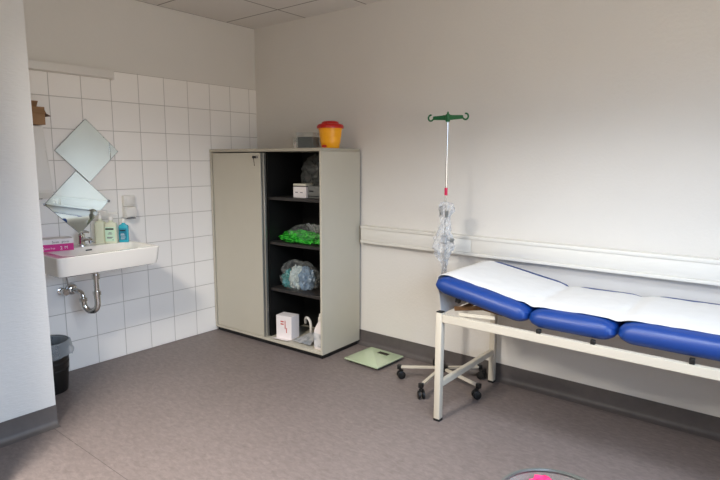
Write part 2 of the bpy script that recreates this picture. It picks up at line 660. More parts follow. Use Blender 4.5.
def skirting(name, pts):
    """coved linoleum skirting: pts = plan line along the wall, normal to the left of travel"""
    prof = [(0.0005, 0.110), (0.006, 0.110), (0.007, 0.03), (0.012, 0.014), (0.026, 0.004), (0.045, 0.0012), (0.045, 0.0003), (0.0005, 0.0003)]
    f = B()
    rings = []
    for p, nn in pts:
        rings.append([(p[0] + nn[0] * d, p[1] + nn[1] * d, z) for d, z in prof])
    loft(f, rings)
    return struct(name, f, 'skirting', smooth=True)


skirting('baseboard_back', [((0.01, 0), (0, -1)), ((WX - 0.001, 0), (0, -1))])
skirting('baseboard_left', [((0.72, -2.06), (1, 0)), ((0.72, FY + 0.001), (1, 0))])
skirting('baseboard_right', [((WX, -0.06), (-1, 0)), ((WX, FY + 0.06), (-1, 0))])
skirting('baseboard_front', [((0.79, FY), (0, 1)), ((WX - 0.06, FY), (0, 1))])

# cable duct along the back wall
t = thing('cable_duct', 'long white cable duct mounted on the back wall behind the couch', 'cable duct', (3.0, 0, 0.798))
x0, x1 = 1.195 - 3.0, WX - 0.002 - 3.0
f = B()
box(f, x0, x1, -0.055, -0.0005, 0.0, 0.020, 0.003)
box(f, x0, x1, -0.055, -0.0005, 0.106, 0.128, 0.003)
obj('duct_body', box(f, x0, x1, -0.045, -0.0005, 0.018, 0.108), 'duct', t)
f = B()
xs = [x0, -0.82, 0.75, 1.13]
for a, b_ in ((x0 + 0.001, -0.9), (-0.898, 0.878), (1.08, x1 - 0.001)):
    obj('duct_cover', box(B(), a, b_, -0.050, -0.0455, 0.021, 0.105, 0.0015), 'duct', t)
s = obj('power_socket', box(B(), 0.88, 1.078, -0.062, -0.0455, 0.0215, 0.1045, 0.004), 'white', t)
for k in (0, 1):
    f = B()
    cx = 0.930 + k * 0.098
    ring = lambda r, y: [(cx + r * math.cos(2 * PI * i / 20), y, 0.063 + r * math.sin(2 * PI * i / 20)) for i in range(20)]
    loft(f, [ring(0.036, -0.0622), ring(0.036, -0.068), ring(0.026, -0.068), ring(0.024, -0.0635)], False, True)
    obj('socket_rim', f, 'white', s)

# wall switch and socket on the tiles
t = thing('wall_socket', 'white surface mounted switch over a socket on the tiled wall, right of mirrors', 'wall socket', (0.006, -1.212, 1.0))
obj('socket_housing', box(B(), 0, 0.042, -0.041, 0.041, 0.0, 0.078, 0.006, 3), 'white', t)
obj('socket_flap', box(B(), 0.0425, 0.052, -0.037, 0.037, 0.006, 0.070, 0.004, 3), 'white', t)
obj('switch_housing', box(B(), 0, 0.036, -0.041, 0.041, 0.080, 0.157, 0.006, 3), 'white', t)
obj('switch_rocker', box(B(), 0.0365, 0.043, -0.028, 0.028, 0.092, 0.145, 0.003, 2), 'white', t)
obj('flap_lip', box(B(), 0.030, 0.056, -0.030, 0.030, -0.007, -0.0005, 0.002, 1), 'grey_ink', t)

# added locker against the partition, out of view, keeping one ceiling light off it
t = thing('light_blocker', 'added tall grey locker against the partition, around the corner from the washbasin', 'blocker', (0.725, -2.48, 0))
obj('blocker_body', box(B(), 0.001, 0.430, -0.80, 0.0, 0.06, 2.38, 0.002, 1), 'blocker', t)
obj('plinth', box(B(), 0.050, 0.415, -0.785, -0.015, 0.0005, 0.0595), 'black', t)
for a, b_, hx_ in ((-0.795, -0.402, -0.43), (-0.398, -0.005, -0.37)):
    d = obj('door', box(B(), 0.4305, 0.448, a, b_, 0.07, 2.37, 0.002, 1), 'blocker', t)
    obj('handle', box(B(), 0.4485, 0.462, hx_ - 0.006, hx_ + 0.006, 1.0, 1.14, 0.003, 2), 'steel', d)

# ------------------------------------------------------------------ mirrors
def mirror(label, y, z, x, tilt=0.0, clip=False):
    t = thing('square_mirror', label, 'mirror', (x, y, z), 0, 'square mirrors hung corner up over the washbasin')
    h = 0.208
    def dia(hh_, xx):
        return [(xx + tilt * k, a, b_) for a, b_, k in ((0, -hh_, -1), (hh_, 0, 0), (0, hh_, 1), (-hh_, 0, 0))]
    obj('mirror_backing', loft(B(), [dia(h, 0.0), dia(h, 0.0040)]), 'mirror_edge', t, False)
    obj('mirror_face', loft(B(), [dia(h - 0.0015, 0.0041), dia(h - 0.0025, 0.0050)]), 'mirror', t, False)
    if clip:
        for sy in (-1, 1):
            f = B()
            ring = lambda r, xx: [(xx, sy * (h - 0.004) + r * math.cos(2 * PI * i / 14), r * math.sin(2 * PI * i / 14)) for i in range(14)]
            loft(f, [ring(0.009, 0.0), ring(0.009, 0.009), ring(0.004, 0.011)])
            obj('mirror_clip', f, 'steel', t)
    return t


mirror('upper square mirror standing on its corner, highest on the tiled wall', -1.470, 1.462, 0.0125)
mirror('lower square mirror behind the tap with a round metal clip at its side corner', -1.553, 1.124, 0.0062, clip=True)

# ------------------------------------------------------------------ washbasin
t = thing('washbasin', 'white porcelain washbasin mounted on the tiled wall', 'washbasin', (0.006, -1.59, 0.73))
f = B()
X0, X1, Y0, Y1, ZT = 0.0, 0.480, -0.310, 0.330, 0.12
rings = [rrect(X0, X1 - 0.14, Y0 + 0.10, Y1 - 0.10, 0.004, 0.05),
         rrect(X0, X1 - 0.045, Y0 + 0.022, Y1 - 0.022, -0.004, 0.04),
         rrect(X0, X1 - 0.020, Y0 + 0.010, Y1 - 0.010, 0.006, 0.030),
         rrect(X0, X1 - 0.012, Y0 + 0.006, Y1 - 0.006, 0.03, 0.028),
         rrect(X0, X1 - 0.001, Y0 + 0.001, Y1 - 0.001, ZT - 0.012, 0.024),
         rrect(X0, X1, Y0, Y1, ZT - 0.005, 0.024),
         rrect(X0, X1 - 0.004, Y0 + 0.004, Y1 - 0.004, ZT, 0.022),
         rrect(X0 + 0.155, X1 - 0.022, Y0 + 0.055, Y1 - 0.030, ZT, 0.05),
         rrect(X0 + 0.160, X1 - 0.030, Y0 + 0.062, Y1 - 0.038, ZT - 0.006, 0.05),
         rrect(X0 + 0.172, X1 - 0.060, Y0 + 0.09, Y1 - 0.07, ZT - 0.05, 0.06),
         rrect(X0 + 0.20, X1 - 0.10, Y0 + 0.17, Y1 - 0.16, ZT - 0.10, 0.06)]
basin = obj('basin', loft(f, rings), 'porcelain', t)
obj('overflow_slot', box(B(), 0.162, 0.1685, -0.008, 0.032, 0.094, 0.102, 0.0015, rot=None), 'black', basin)

# tap
t = thing('basin_tap', 'chrome single lever tap standing on the washbasin', 'tap', (0.095, -1.585, 0.8502))
f = lathe(B(), [(0.025, 0), (0.025, 0.005), (0.0205, 0.010), (0.0195, 0.056), (0.021, 0.061), (0.021, 0.074), (0.015, 0.080)])
obj('tap_body', f, 'chrome', t)
f = B()
tube(f, [(0.012, 0, 0.036), (0.05, 0.002, 0.048), (0.095, 0.004, 0.052), (0.118, 0.005, 0.048)], [0.013, 0.012, 0.0115, 0.011], 14, 4)
sp = obj('spout', f, 'chrome', t)
f = tube(B(), [(0.112, 0.005, 0.044), (0.115, 0.005, 0.028)], 0.0105, 14)
obj('aerator', f, 'steel', sp)
f = B()
tube(f, [(0, 0, 0.080), (0, 0, 0.087)], [0.011, 0.011], 14)
tube(f, [(0.0, 0, 0.085), (0.03, 0.012, 0.093), (0.060, 0.024, 0.088)], [0.009, 0.008, 0.0055], 12, 4)
obj('lever', f, 'chrome', t)
obj('pull_rod', tube(B(), [(-0.032, 0.0, 0.0), (-0.032, 0.0, 0.06), (-0.032, 0, 0.065)], [0.0025, 0.0025, 0.005], 8), 'chrome', t)

# drain trap under the basin
t = thing('drain_trap', 'chrome bent drain trap under the washbasin', 'drain pipe', (0.006, -1.575, 0.42))
f = B()
tube(f, [(0.23, 0, 0.305), (0.23, 0, 0.24)], 0.019, 16)
tube(f, [(0.23, 0, 0.25), (0.23, 0, 0.12)], 0.016, 16)
obj('tail_pipe', f, 'chrome', t)
f = B()
tube(f, [(0.23, 0, 0.13), (0.23, 0.0, 0.055), (0.215, -0.012, 0.02), (0.18, -0.03, 0.012), (0.155, -0.048, 0.04), (0.15, -0.052, 0.09)], 0.019, 16, 6)
obj('trap_bend', f, 'chrome', t)
f = B()
tube(f, [(0.15, -0.052, 0.085), (0.145, -0.054, 0.12), (0.11, -0.058, 0.135), (0.06, -0.06, 0.136), (0.004, -0.06, 0.136)], 0.0155, 14, 6)
obj('outlet_pipe', f, 'chrome', t)
for p, q, r in (((0.23, 0, 0.225), (0.23, 0, 0.255), 0.025), ((0.23, 0, 0.12), (0.23, 0, 0.145), 0.025), ((0.151, -0.052, 0.075), (0.149, -0.053, 0.098), 0.025)):
    obj('union_nut', tube(B(), [p, q], r, 10), 'chrome', t)
f = B()
ring = lambda r, xx: [(xx, -0.06 + r * math.cos(2 * PI * i / 22), 0.136 + r * math.sin(2 * PI * i / 22)) for i in range(22)]
loft(f, [ring(0.040, 0.0), ring(0.038, 0.012), ring(0.030, 0.026), ring(0.020, 0.032)])
obj('wall_rosette', f, 'chrome', t)
f = tube(B(), [(0.23, 0, 0.262), (0.205, -0.035, 0.264), (0.19, -0.055, 0.262)], 0.004, 8)
tube(f, [(0.189, -0.056, 0.262), (0.185, -0.062, 0.262)], 0.008, 8)
obj('pop_up_rod', f, 'chrome', t)

t = thing('angle_valve', 'small chrome angle valve with hose, under the left part of the washbasin', 'valve', (0.006, -1.70, 0.555))
f = tube(B(), [(0.0, 0, 0), (0.05, 0, 0)], 0.009, 12)
loft(f, [[(xx, r * math.cos(2 * PI * i / 18), r * math.sin(2 * PI * i / 18)) for i in range(18)] for r, xx in ((0.024, 0), (0.023, 0.006), (0.012, 0.011))])
obj('valve_body', f, 'chrome', t)
f = B()
loft(f, [[(xx, r * math.cos(2 * PI * i / 14), r * math.sin(2 * PI * i / 14)) for i in range(14)] for r, xx in ((0.014, 0.045), (0.023, 0.05), (0.024, 0.075), (0.018, 0.084))])
obj('valve_knob', f, 'chrome', t)
f = tube(B(), [(0.035, 0.008, 0.004), (0.036, 0.03, 0.03), (0.04, 0.026, 0.08), (0.05, 0.012, 0.125), (0.07, 0.02, 0.172)], 0.005, 8, 5)
obj('supply_hose', f, 'steel', t)

# ------------------------------------------------------------------ things on the basin
# glove box
t = thing('glove_box', 'white and magenta carton of disposable gloves lying on the washbasin', 'glove box', (0.232, -1.696, 0.8505), R(-104))
L_, D_, H_ = 0.215, 0.105, 0.074      # local x runs along the length, away from the front right corner
f = box(B(), 0, L_, -D_, 0, 0, H_ * 0.58, 0.001, 1)
obj('carton_base', f, 'magenta', t)
f = box(B(), 0, L_, -D_, 0, H_ * 0.58 + 0.0002, H_, 0.001, 1)
obj('carton_top', f, 'carton', t)
# front long face is local y = 0 ; lettering reads from the far end (local x large = left in the photo)
FR = (R(90), 0, R(180))
text('lettering', 'CE', 0.032, 'white_ink', t, (0.200, 0.0006, 0.008), FR)
text('lettering', 'latex free', 0.015, 'white_ink', t, (0.160, 0.0006, 0.014), FR)
text('lettering', '2', 0.028, 'white_ink', t, (0.076, 0.0006, 0.009), FR)
text('lettering', 'M', 0.024, 'white_ink', t, (0.052, 0.0006, 0.012), FR)
text('lettering', 'Sensi', 0.019, 'ink', t, (0.118, 0.0006, 0.050), FR)
text('lettering', 'gloves', 0.017, 'grey_ink', t, (0.066, 0.0006, 0.051), FR)
# tissue behind it
t = thing('tissue_pack', 'cream tissue pack lying behind the magenta glove carton', 'tissue pack', (0.048, -1.90, 0.8505))
obj('pack', box(B(), -0.038, 0.020, -0.12, 0.09, 0, 0.052, 0.008, 3), 'carton', t)
f = blob(B(), -0.006, 0.0, 0.062, 0.024, 0.07, 0.022, 0.35, 2.2, 3, 3, flat=0.0525)
obj('tissue', f, 'cream_cloth', t)


def bottle(name, label, cat, loc, rz, wx, wy, h, neck, m, cap, cap_h, lab=None, pump=False):
    t = thing(name, label, cat, loc, rz)
    f = B()
    sh = h * 0.86
    rings = [rrect(-wx * .94, wx * .94, -wy * .94, wy * .94, 0, min(wx, wy) * .5),
             rrect(-wx, wx, -wy, wy, 0.006, min(wx, wy) * .55),
             rrect(-wx, wx, -wy, wy, sh * 0.88, min(wx, wy) * .55),
             rrect(-wx * .9, wx * .9, -wy * .92, wy * .92, sh * 0.96, min(wx, wy) * .6),
             rrect(-wx * .62, wx * .62, -wy * .8, wy * .8, sh, min(wx * .62, wy * .8) * .7),
             rrect(-neck, neck, -neck, neck, sh + 0.006, neck * .98),
             rrect(-neck, neck, -neck, neck, h, neck * .98)]
    obj('bottle_body', loft(f, rings), m, t)
    f = lathe(B(), [(neck * 1.25, h - 0.006), (neck * 1.25, h + cap_h * .8), (neck * 1.05, h + cap_h)], n=18)
    obj('cap', f, cap, t)
    if pump:
        f = lathe(B(), [(0.005, h + cap_h), (0.005, h + cap_h + 0.018)], n=10)
        box(f, -0.012, 0.050, -0.010, 0.010, h + cap_h + 0.018, h + cap_h + 0.030, 0.003, 2)
        obj('pump_head', f, cap, t)
    if lab:
        l_ = obj('label_sticker', box(B(), -wx * .82, wx * .82, -wy - 0.0009, -wy - 0.0002, 0.014, sh * 0.80), lab, t, False)
    return t


PHI = R(38)   # bottle fronts face the camera
t = bottle('soap_bottle', 'cream soap bottle with a pump, left behind the labelled one on the washbasin', 'bottle', (0.070, -1.445, 0.8505), R(42), 0.034, 0.024, 0.170, 0.012, 'soap', 'white', 0.018, pump=True)
t = bottle('soap_bottle', 'pale green labelled pump bottle between the cream and turquoise bottles', 'bottle', (0.135, -1.405, 0.8505), R(44), 0.038, 0.025, 0.160, 0.012, 'soap', 'white', 0.016, lab='label', pump=True)
obj('print_band', box(B(), -0.028, 0.024, -0.0267, -0.0261, 0.092, 0.102), 'ink', t, False)
for zz, a, b_ in ((0.070, -.008, .010), (0.062, -.014, .014), (0.040, -.02, .018), (0.034, -.02, .010), (0.022, 0.014, 0.022)):
    obj('print_line', box(B(), a, b_, -0.0267, -0.0261, zz, zz + 0.004), 'grey_ink', t, False)
t = bottle('disinfectant_bottle', 'small turquoise bottle with a white cap, rightmost on the washbasin', 'bottle', (0.150, -1.326, 0.8505), R(44), 0.031, 0.019, 0.138, 0.011, 'teal', 'white', 0.020, lab='tealdark')
obj('print_band', box(B(), -0.019, 0.017, -0.0207, -0.0201, 0.076, 0.083), 'ink', t, False)
for zz, a, b_ in ((0.055, -.012, .008), (0.048, -.015, .012), (0.034, -.013, .015), (0.022, -0.015, 0.01)):
    obj('print_line', box(B(), a, b_, -0.0207, -0.0201, zz, zz + 0.003), 'white_ink', t, False)

# ------------------------------------------------------------------ towel dispenser
t = thing('paper_towel_dispenser', 'white paper towel dispenser on the tiles, half hidden by the partition', 'towel dispenser', (0.006, -1.885, 1.165))
prof = [(0, 0.012), (0.085, 0.0), (0.125, 0.045), (0.120, 0.30), (0.098, 0.44), (0.0, 0.445)]
f = B()
loft(f, [[(x, y + (0.022 if y > 0 and z < 0.2 else 0), z) for x, z in prof] for y in (-0.15, 0.118)])
bmesh.ops.bevel(f, geom=f.edges[:], offset=0.008, segments=3, affect='EDGES')
obj('dispenser_housing', f, 'white', t)
obj('paper_slot', box(B(), 0.030, 0.075, -0.09, 0.09, -0.0022, 0.0035), 'ink', t, False)
t = thing('cardboard_box', 'open brown cardboard box lying on top of the towel dispenser', 'cardboard box', (0.066, -1.845, 1.6117))
f = B()
zt = 0.105
box(f, -0.055, 0.055, -0.13, 0.085, 0, 0.003)
box(f, -0.055, -0.052, -0.13, 0.085, 0.003, zt)
box(f, 0.052, 0.055, -0.13, 0.085, 0.003, zt)
box(f, -0.052, 0.052, -0.13, -0.127, 0.003, zt)
box(f, -0.052, 0.052, 0.082, 0.085, 0.003, zt * .7)
obj('carton', f, 'kraft', t, False)
f = B()
bar(f, (-0.054, -0.022, zt), (-0.020, -0.022, zt + 0.04), 0.205, 0.0025)
obj('flap', f, 'kraft', t, False)
f = B()
bar(f, (0.055, -0.022, zt), (0.090, -0.018, zt - 0.038), 0.205, 0.0025)
obj('flap', f, 'kraft', t, False)
f = B()
bar(f, (0.0, 0.086, zt * .7), (0.0, 0.122, zt * .7 - 0.02), 0.09, 0.0025)
obj('flap', f, 'kraft_dark', t, False)

# ------------------------------------------------------------------ waste bin
t = thing('waste_bin', 'black round waste bin on the floor under the washbasin', 'waste bin', (0.235, -1.898, 0.0))
t.scale = (1, 1, 1.10)
f = lathe(B(), [(0.098, 0.001), (0.101, 0.006), (0.120, 0.27), (0.124, 0.272), (0.124, 0.285), (0.117, 0.285), (0.113, 0.26), (0.096, 0.01)], n=32)
obj('bin_body', f, 'black', t)
for k in range(4):
    f = lathe(B(), [(0.1085 + k * 0.0035, 0.12 + k * 0.04), (0.1105 + k * 0.0035, 0.123 + k * 0.04), (0.1105 + k * 0.0035, 0.133 + k * 0.04), (0.1095 + k * 0.0035, 0.136 + k * 0.04)], n=32, cap0=False, cap1=False)
    obj('rib', f, 'rubber', t)
f = B()
N = 48
def lring(r, z, w, seed):
    out = []
    for i in range(N):
        a = 2 * PI * i / N
        k = noise.noise(Vector((math.cos(a) * 2.2, math.sin(a) * 2.2, seed)))
        k2 = noise.noise(Vector((math.cos(a) * 9, math.sin(a) * 9, seed)))
        out.append(((r + w * 0.5 * k + w * .3 * k2) * math.cos(a), (r + w * 0.5 * k + w * .3 * k2) * math.sin(a), z + w * 1.2 * k))
    return out
loft(f, [lring(0.103, 0.12, 0.01, 1), lring(0.108, 0.2, 0.008, 2), lring(0.112, 0.278, 0.002, 3), lring(0.121, 0.2885, 0.0, 3), lring(0.129, 0.282, 0.004, 3), lring(0.140, 0.245, 0.014, 4), lring(0.146, 0.218, 0.03, 5)], False, False)
obj('bin_liner', f, 'liner', t)

# ------------------------------------------------------------------ cabinet
CAB_A = R(2.0)
CAB = (0.0125, -0.503, 0)
CW, CD, CZ0, CZ1 = 1.170, 0.440, 0.032, 1.489
t = thing('sliding_door_cabinet', 'tall taupe office cabinet in the corner with its right half open', 'cabinet', CAB, CAB_A)
def cabp(u, v, z):
    c, s_ = math.cos(CAB_A), math.sin(CAB_A)
    return (CAB[0] + c * u - s_ * v, CAB[1] + s_ * u + c * v, z)
obj('side_panel', box(B(), 0, 0.018, 0.0, CD, CZ0, CZ1 - 0.0225, 0.0012, 1), 'cab', t)
obj('side_panel', box(B(), CW - 0.018, CW, 0.0, CD, CZ0, CZ1 - 0.0225, 0.0012, 1), 'cab', t)
obj('top_panel', box(B(), 0.0, CW, -0.003, CD, CZ1 - 0.022, CZ1, 0.0015, 1), 'cab_top', t)
obj('bottom_panel', box(B(), 0.0185, CW - 0.0185, 0.0, CD - 0.01, CZ0, CZ0 + 0.018, 0.0012, 1), 'cab', t)
obj('back_panel', box(B(), 0.0185, CW - 0.0185, CD - 0.009, CD - 0.001, CZ0, CZ1 - 0.0225), 'dark_lam', t)
obj('partition', box(B(), 0.584, 0.602, 0.052, CD - 0.0095, CZ0 + 0.0185, CZ1 - 0.0225), 'dark_lam', t)
obj('inner_lining', box(B(), CW - 0.0205, CW - 0.0185, 0.016, CD - 0.0095, CZ0 + 0.0185, CZ1 - 0.0225), 'dark_lam', t)
obj('plinth', box(B(), 0.012, CW - 0.012, 0.015, CD - 0.012, 0.0005, CZ0 - 0.0005), 'black', t)
# left front door and the one slid behind it
d = obj('sliding_door', box(B(), 0.026, 0.572, 0.006, 0.022, CZ0 + 0.020, CZ1 - 0.030, 0.0012, 1), 'cab', t)
obj('edge_strip', box(B(), 0.5725, 0.580, 0.004, 0.023, CZ0 + 0.020, CZ1 - 0.030, 0.001, 1), 'alu', d)
f = B()
ring = lambda cx, cz, r, y: [(cx + r * math.cos(2 * PI * i / 16), y, cz + r * math.sin(2 * PI * i / 16)) for i in range(16)]
loft(f, [ring(0.538, 1.427, 0.010, 0.0058), ring(0.538, 1.427, 0.010, -0.004), ring(0.538, 1.427, 0.0075, -0.006)])
lk = obj('lock', f, 'steel', d)
f = box(B(), 0.5365, 0.5395, -0.030, -0.0065, 1.419, 1.435, 0.0008, 1)
loft(f, [ring(0.538, 1.427, 0.011, -0.030), ring(0.538, 1.427, 0.011, -0.033)])
bar(f, (0.540, -0.030, 1.418), (0.547, -0.028, 1.362), 0.004, 0.0015)
obj('key', f, 'ink', lk)
f = B()
loft(f, [ring(0.516, 1.428, 0.007, 0.0058), ring(0.516, 1.428, 0.007, 0.003)])
obj('finger_hole', f, 'black', d)
d = obj('sliding_door', box(B(), 0.030, 0.584, 0.026, 0.042, CZ0 + 0.020, CZ1 - 0.030, 0.0012, 1), 'cab', t)
obj('edge_strip', box(B(), 0.5845, 0.592, 0.025, 0.044, CZ0 + 0.020, CZ1 - 0.030, 0.001, 1), 'alu', d)
SH = (1.133, 0.795, 0.437)
for z in SH:
    obj('shelf', box(B(), 0.6035, CW - 0.0210, 0.060, CD - 0.011, z - 0.022, z, 0.001, 1), 'shelf_lam', t)
for s_ in (0.03, CW - 0.07):
    pass

# sharps container on top
p = cabp(1.085, 0.20, CZ1 + 0.0005)
t = thing('sharps_container', 'yellow sharps bin with a red lid on top of the cabinet', 'sharps bin', p)
f = lathe(B(), [(0.060, 0), (0.063, 0.003), (0.068, 0.036), (0.071, 0.038), (0.074, 0.076), (0.0765, 0.078), (0.081, 0.128), (0.085, 0.130), (0.086, 0.142)], n=36)
obj('container_body', f, 'yellow', t)
f = lathe(B(), [(0.094, 0.138), (0.096, 0.150), (0.090, 0.162), (0.080, 0.168), (0.064, 0.170), (0.056, 0.184), (0.042, 0.189), (0.0, 0.190)], n=36, cap1=False)
obj('lid', f, 'red', t)
f = B()
box(f, -0.02, 0.030, -0.072, -0.045, 0.1685, 0.177, 0.003)
obj('lid_tab', f, 'red', t)
for a in (200, 260, 320):
    pass
f = B()
loft(f, [[(0.022 * math.cos(2 * PI * i / 12), -0.062 - k, 0.014 + 0.010 * math.sin(2 * PI * i / 12)) for i in range(12)] for k in (0, 0.004)])
obj('warning_mark', f, 'red', t)

# clear box with grey stack, and a smaller one behind-left of it
p = cabp(0.885, 0.19, CZ1 + 0.0005)
t = thing('storage_box', 'clear plastic box of dark grey sheets beside the yellow bin on the cabinet', 'storage box', p, R(14))
f = B()
for a in ((-0.070, 0.070, -0.055, 0.055, 0, 0.002), (-0.070, -0.068, -0.055, 0.055, 0.002, 0.108), (0.068, 0.070, -0.055, 0.055, 0.002, 0.108), (-0.068, 0.068, -0.055, -0.053, 0.002, 0.108), (-0.068, 0.068, 0.053, 0.055, 0.002, 0.108)):
    box(f, *a)
obj('box_body', f, 'clear', t, False)
f = B()
box(f, -0.074, 0.074, -0.059, 0.059, 0.1085, 0.114, 0.001, 1)
obj('box_lid', f, 'clear', t)
obj('sheets', box(B(), -0.060, 0.064, -0.050, 0.050, 0.0025, 0.083, 0.002, 1), 'boxgrey', t)
p = cabp(0.745, 0.270, CZ1 + 0.0005)
t = thing('storage_box', 'small clear box left of the larger clear box on the cabinet', 'storage box', p, R(6))
f = B()
for a in ((-0.05, 0.05, -0.04, 0.04, 0, 0.002), (-0.05, -0.048, -0.04, 0.04, 0.002, 0.078), (0.048, 0.05, -0.04, 0.04, 0.002, 0.078), (-0.048, 0.048, -0.04, -0.038, 0.002, 0.078), (-0.048, 0.048, 0.038, 0.04, 0.002, 0.078)):
    box(f, *a)
obj('box_body', f, 'clear', t, False)
obj('box_lid', box(B(), -0.052, 0.052, -0.042, 0.042, 0.0785, 0.083, 0.001, 1), 'clear', t)
p = cabp(0.764, 0.190, CZ1 + 0.0005)
tag(obj('pill_bottle', lathe(B(), [(0.013, 0), (0.014, 0.002), (0.014, 0.034), (0.012, 0.036), (0.012, 0.046), (0.010, 0.048)], n=16), 'carton'), 'tiny white bottle in front of the small clear box on the cabinet', 'bottle').location = p

# ---- shelf contents
# top shelf
t = thing('supply_box', 'small white carton with a dark lid line on the top shelf', 'box', (0.868, -0.315, SH[0] + 0.0005), R(3))
obj('carton', box(B(), -0.062, 0.062, -0.045, 0.045, 0, 0.080, 0.002, 1), 'carton', t)
obj('gap_line', box(B(), -0.060, 0.060, -0.043, 0.043, 0.0803, 0.0865), 'ink', t, False)
obj('carton_lid', box(B(), -0.062, 0.062, -0.045, 0.045, 0.087, 0.102, 0.003, 2), 'offwhite_lid', t)
for x, z, ww, m_ in ((-0.040, 0.036, 0.024, 'grey_ink'), (0.008, 0.036, 0.022, 'grey_ink'), (-0.045, 0.060, 0.07, 'white')):
    obj('print_mark', box(B(), x, x + ww, -0.0458, -0.0452, z, z + 0.006), m_, t, False)
t = thing('grey_device', 'grey plastic device beside the white carton on the top shelf', 'device', (1.032, -0.285, SH[0] + 0.0005), R(-2))
obj('device_body', box(B(), -0.095, 0.095, -0.06, 0.06, 0.0, 0.088, 0.004, 2), 'devgrey', t)
obj('device_slot', box(B(), -0.078, -0.035, -0.0612, -0.0602, 0.046, 0.056), 'ink', t, False)
obj('device_base_line', box(B(), -0.090, 0.02, -0.0612, -0.0602, 0.012, 0.017), 'ink', t, False)
f = blob(B(), 0.0, 0, 0.145, 0.140, 0.062, 0.150, 0.35, 2.6, 5, 2, flat=0.0005, ridged=True)
o = tag(obj('black_bag', f, 'blackbag'), 'crumpled black plastic bag heaped behind the white carton on the top shelf', 'bag')
o.location = (0.860, -0.150, SH[0] + 0.0003)
# second shelf: clear bag of green stuff
t = thing('clear_plastic_bag', 'clear bag of bright green items on the second shelf', 'bag', (0.872, -0.272, SH[1] + 0.0005), R(2))
f = blob(B(), -0.03, -0.02, 0.026, 0.205, 0.090, 0.055, 0.34, 3.2, 5, 5, flat=0.0025)
obj('green_contents', f, 'greenstuff', t)
f = blob(B(), 0.015, 0.005, 0.048, 0.205, 0.102, 0.085, 0.16, 2.2, 5, 8, flat=0.0005, ridged=True)
obj('bag_film', f, 'thinfilm', t)
f = B()
n_ = 14
g0 = []
for j in range(5):
    g0.append([Vector((0.01 + 0.15 * i / n_, 0.01 - 0.01 * j + 0.008 * math.sin(i * 1.7 + j), 0.075 + 0.017 * j + 0.006 * math.sin(i * 1.1))) for i in range(n_ + 1)])
gv = [[f.verts.new(p_) for p_ in r_] for r_ in g0]
for j in range(4):
    for i in range(n_):
        f.faces.new((gv[j][i], gv[j][i + 1], gv[j + 1][i + 1], gv[j + 1][i]))
bmesh.ops.solidify(f, geom=f.faces[:], thickness=0.0015)
obj('bag_top', f, 'bagfilm', t)
# third shelf: bag of blue / white
t = thing('clear_plastic_bag', 'clear bag of teal and pale blue items on the third shelf', 'bag', (0.800, -0.300, SH[2] + 0.0005))
for (bx_, by_, bz_, rx_, ry_, rz_, m_, sd_) in ((-0.085, -0.01, 0.055, 0.060, 0.055, 0.072, 'tealcloth', 11), (0.0, -0.02, 0.080, 0.055, 0.055, 0.085, 'palecloth', 13), (0.075, 0.0, 0.080, 0.060, 0.060, 0.080, 'paleblue', 17)):
    f = blob(B(), bx_, by_, bz_, rx_, ry_, rz_, 0.45, 1.9, 4, sd_, flat=0.0025, ridged=True)
    obj('bag_contents', f, m_, t)
f = blob(B(), 0.0, 0, 0.09, 0.165, 0.092, 0.115, 0.30, 2.0, 5, 12, flat=0.0005, ridged=True)
obj('bag_film', f, 'thinfilm', t)
# bottom: white carton, tube, packet, bottle
ZB = CZ0 + 0.0185
t = thing('white_carton', 'white printed carton standing at the left of the cabinet bottom', 'box', (0.730, -0.365, ZB), R(9))
obj('carton', box(B(), -0.072, 0.072, -0.05, 0.05, 0, 0.180, 0.0015, 1), 'carton', t)
for x, z, hh_ in ((0.010, 0.08, 0.065), (0.022, 0.05, 0.04), (-0.03, 0.13, 0.01), (-0.03, 0.11, 0.01)):
    obj('red_print', box(B(), x, x + 0.007 if hh_ > .02 else x + 0.03, -0.0508, -0.0502, z, z + hh_), 'red_ink', t, False)
f = B()
bar(f, (0.0, -0.052, 0.002), (0.0, -0.105, 0.012), 0.14, 0.0015)
obj('flap', f, 'carton', t, False)
f = tube(B(), [(0.80, -0.24, 0.150), (0.83, -0.27, 0.195), (0.87, -0.29, 0.212), (0.905, -0.30, 0.195), (0.915, -0.30, 0.15), (0.905, -0.29, 0.085), (0.90, -0.27, 0.0625)], 0.0105, 12, 6)
tag(obj('plastic_tube', f, 'white'), 'curved white plastic tube arching behind the carton in the cabinet', 'tube')
t = thing('paper_packet', 'crumpled printed packet lying on the cabinet bottom next to the white carton', 'packet', (0.93, -0.37, ZB))
f = B()
rows = []
for j in range(9):
    rows.append([f.verts.new((-0.095 + 0.19 * i / 12, -0.055 + 0.11 * j / 8, 0.012 + 0.085 * (j / 8) * (i / 12) ** 0.7 + 0.010 * noise.noise(Vector((i * .5, j * .5, 2))))) for i in range(13)])
for j in range(8):
    for i in range(12):
        f.faces.new((rows[j][i], rows[j][i + 1], rows[j + 1][i + 1], rows[j + 1][i]))
r_ = bmesh.ops.solidify(f, geom=f.faces[:], thickness=0.010)
obj('packet', f, 'packet', t)
t = thing('spray_bottle', 'white bottle with a narrow neck at the right of the cabinet bottom', 'bottle', (1.103, -0.400, ZB))
f = B()
rings = [rrect(-.038, .038, -.026, .026, 0, .01), rrect(-.041, .041, -.029, .029, 0.006, .014), rrect(-.041, .041, -.029, .029, 0.135, .014), rrect(-.034, .034, -.024, .024, 0.16, .014), rrect(-.018, .018, -.016, .016, 0.19, .012), rrect(-.013, .013, -.013, .013, 0.205, .0125)]
obj('bottle_body', loft(f, rings), 'carton', t)
f = lathe(B(), [(0.0145, 0.206), (0.0145, 0.232), (0.008, 0.238), (0.007, 0.258), (0.004, 0.262)], n=16)
obj('cap', f, 'white', t)
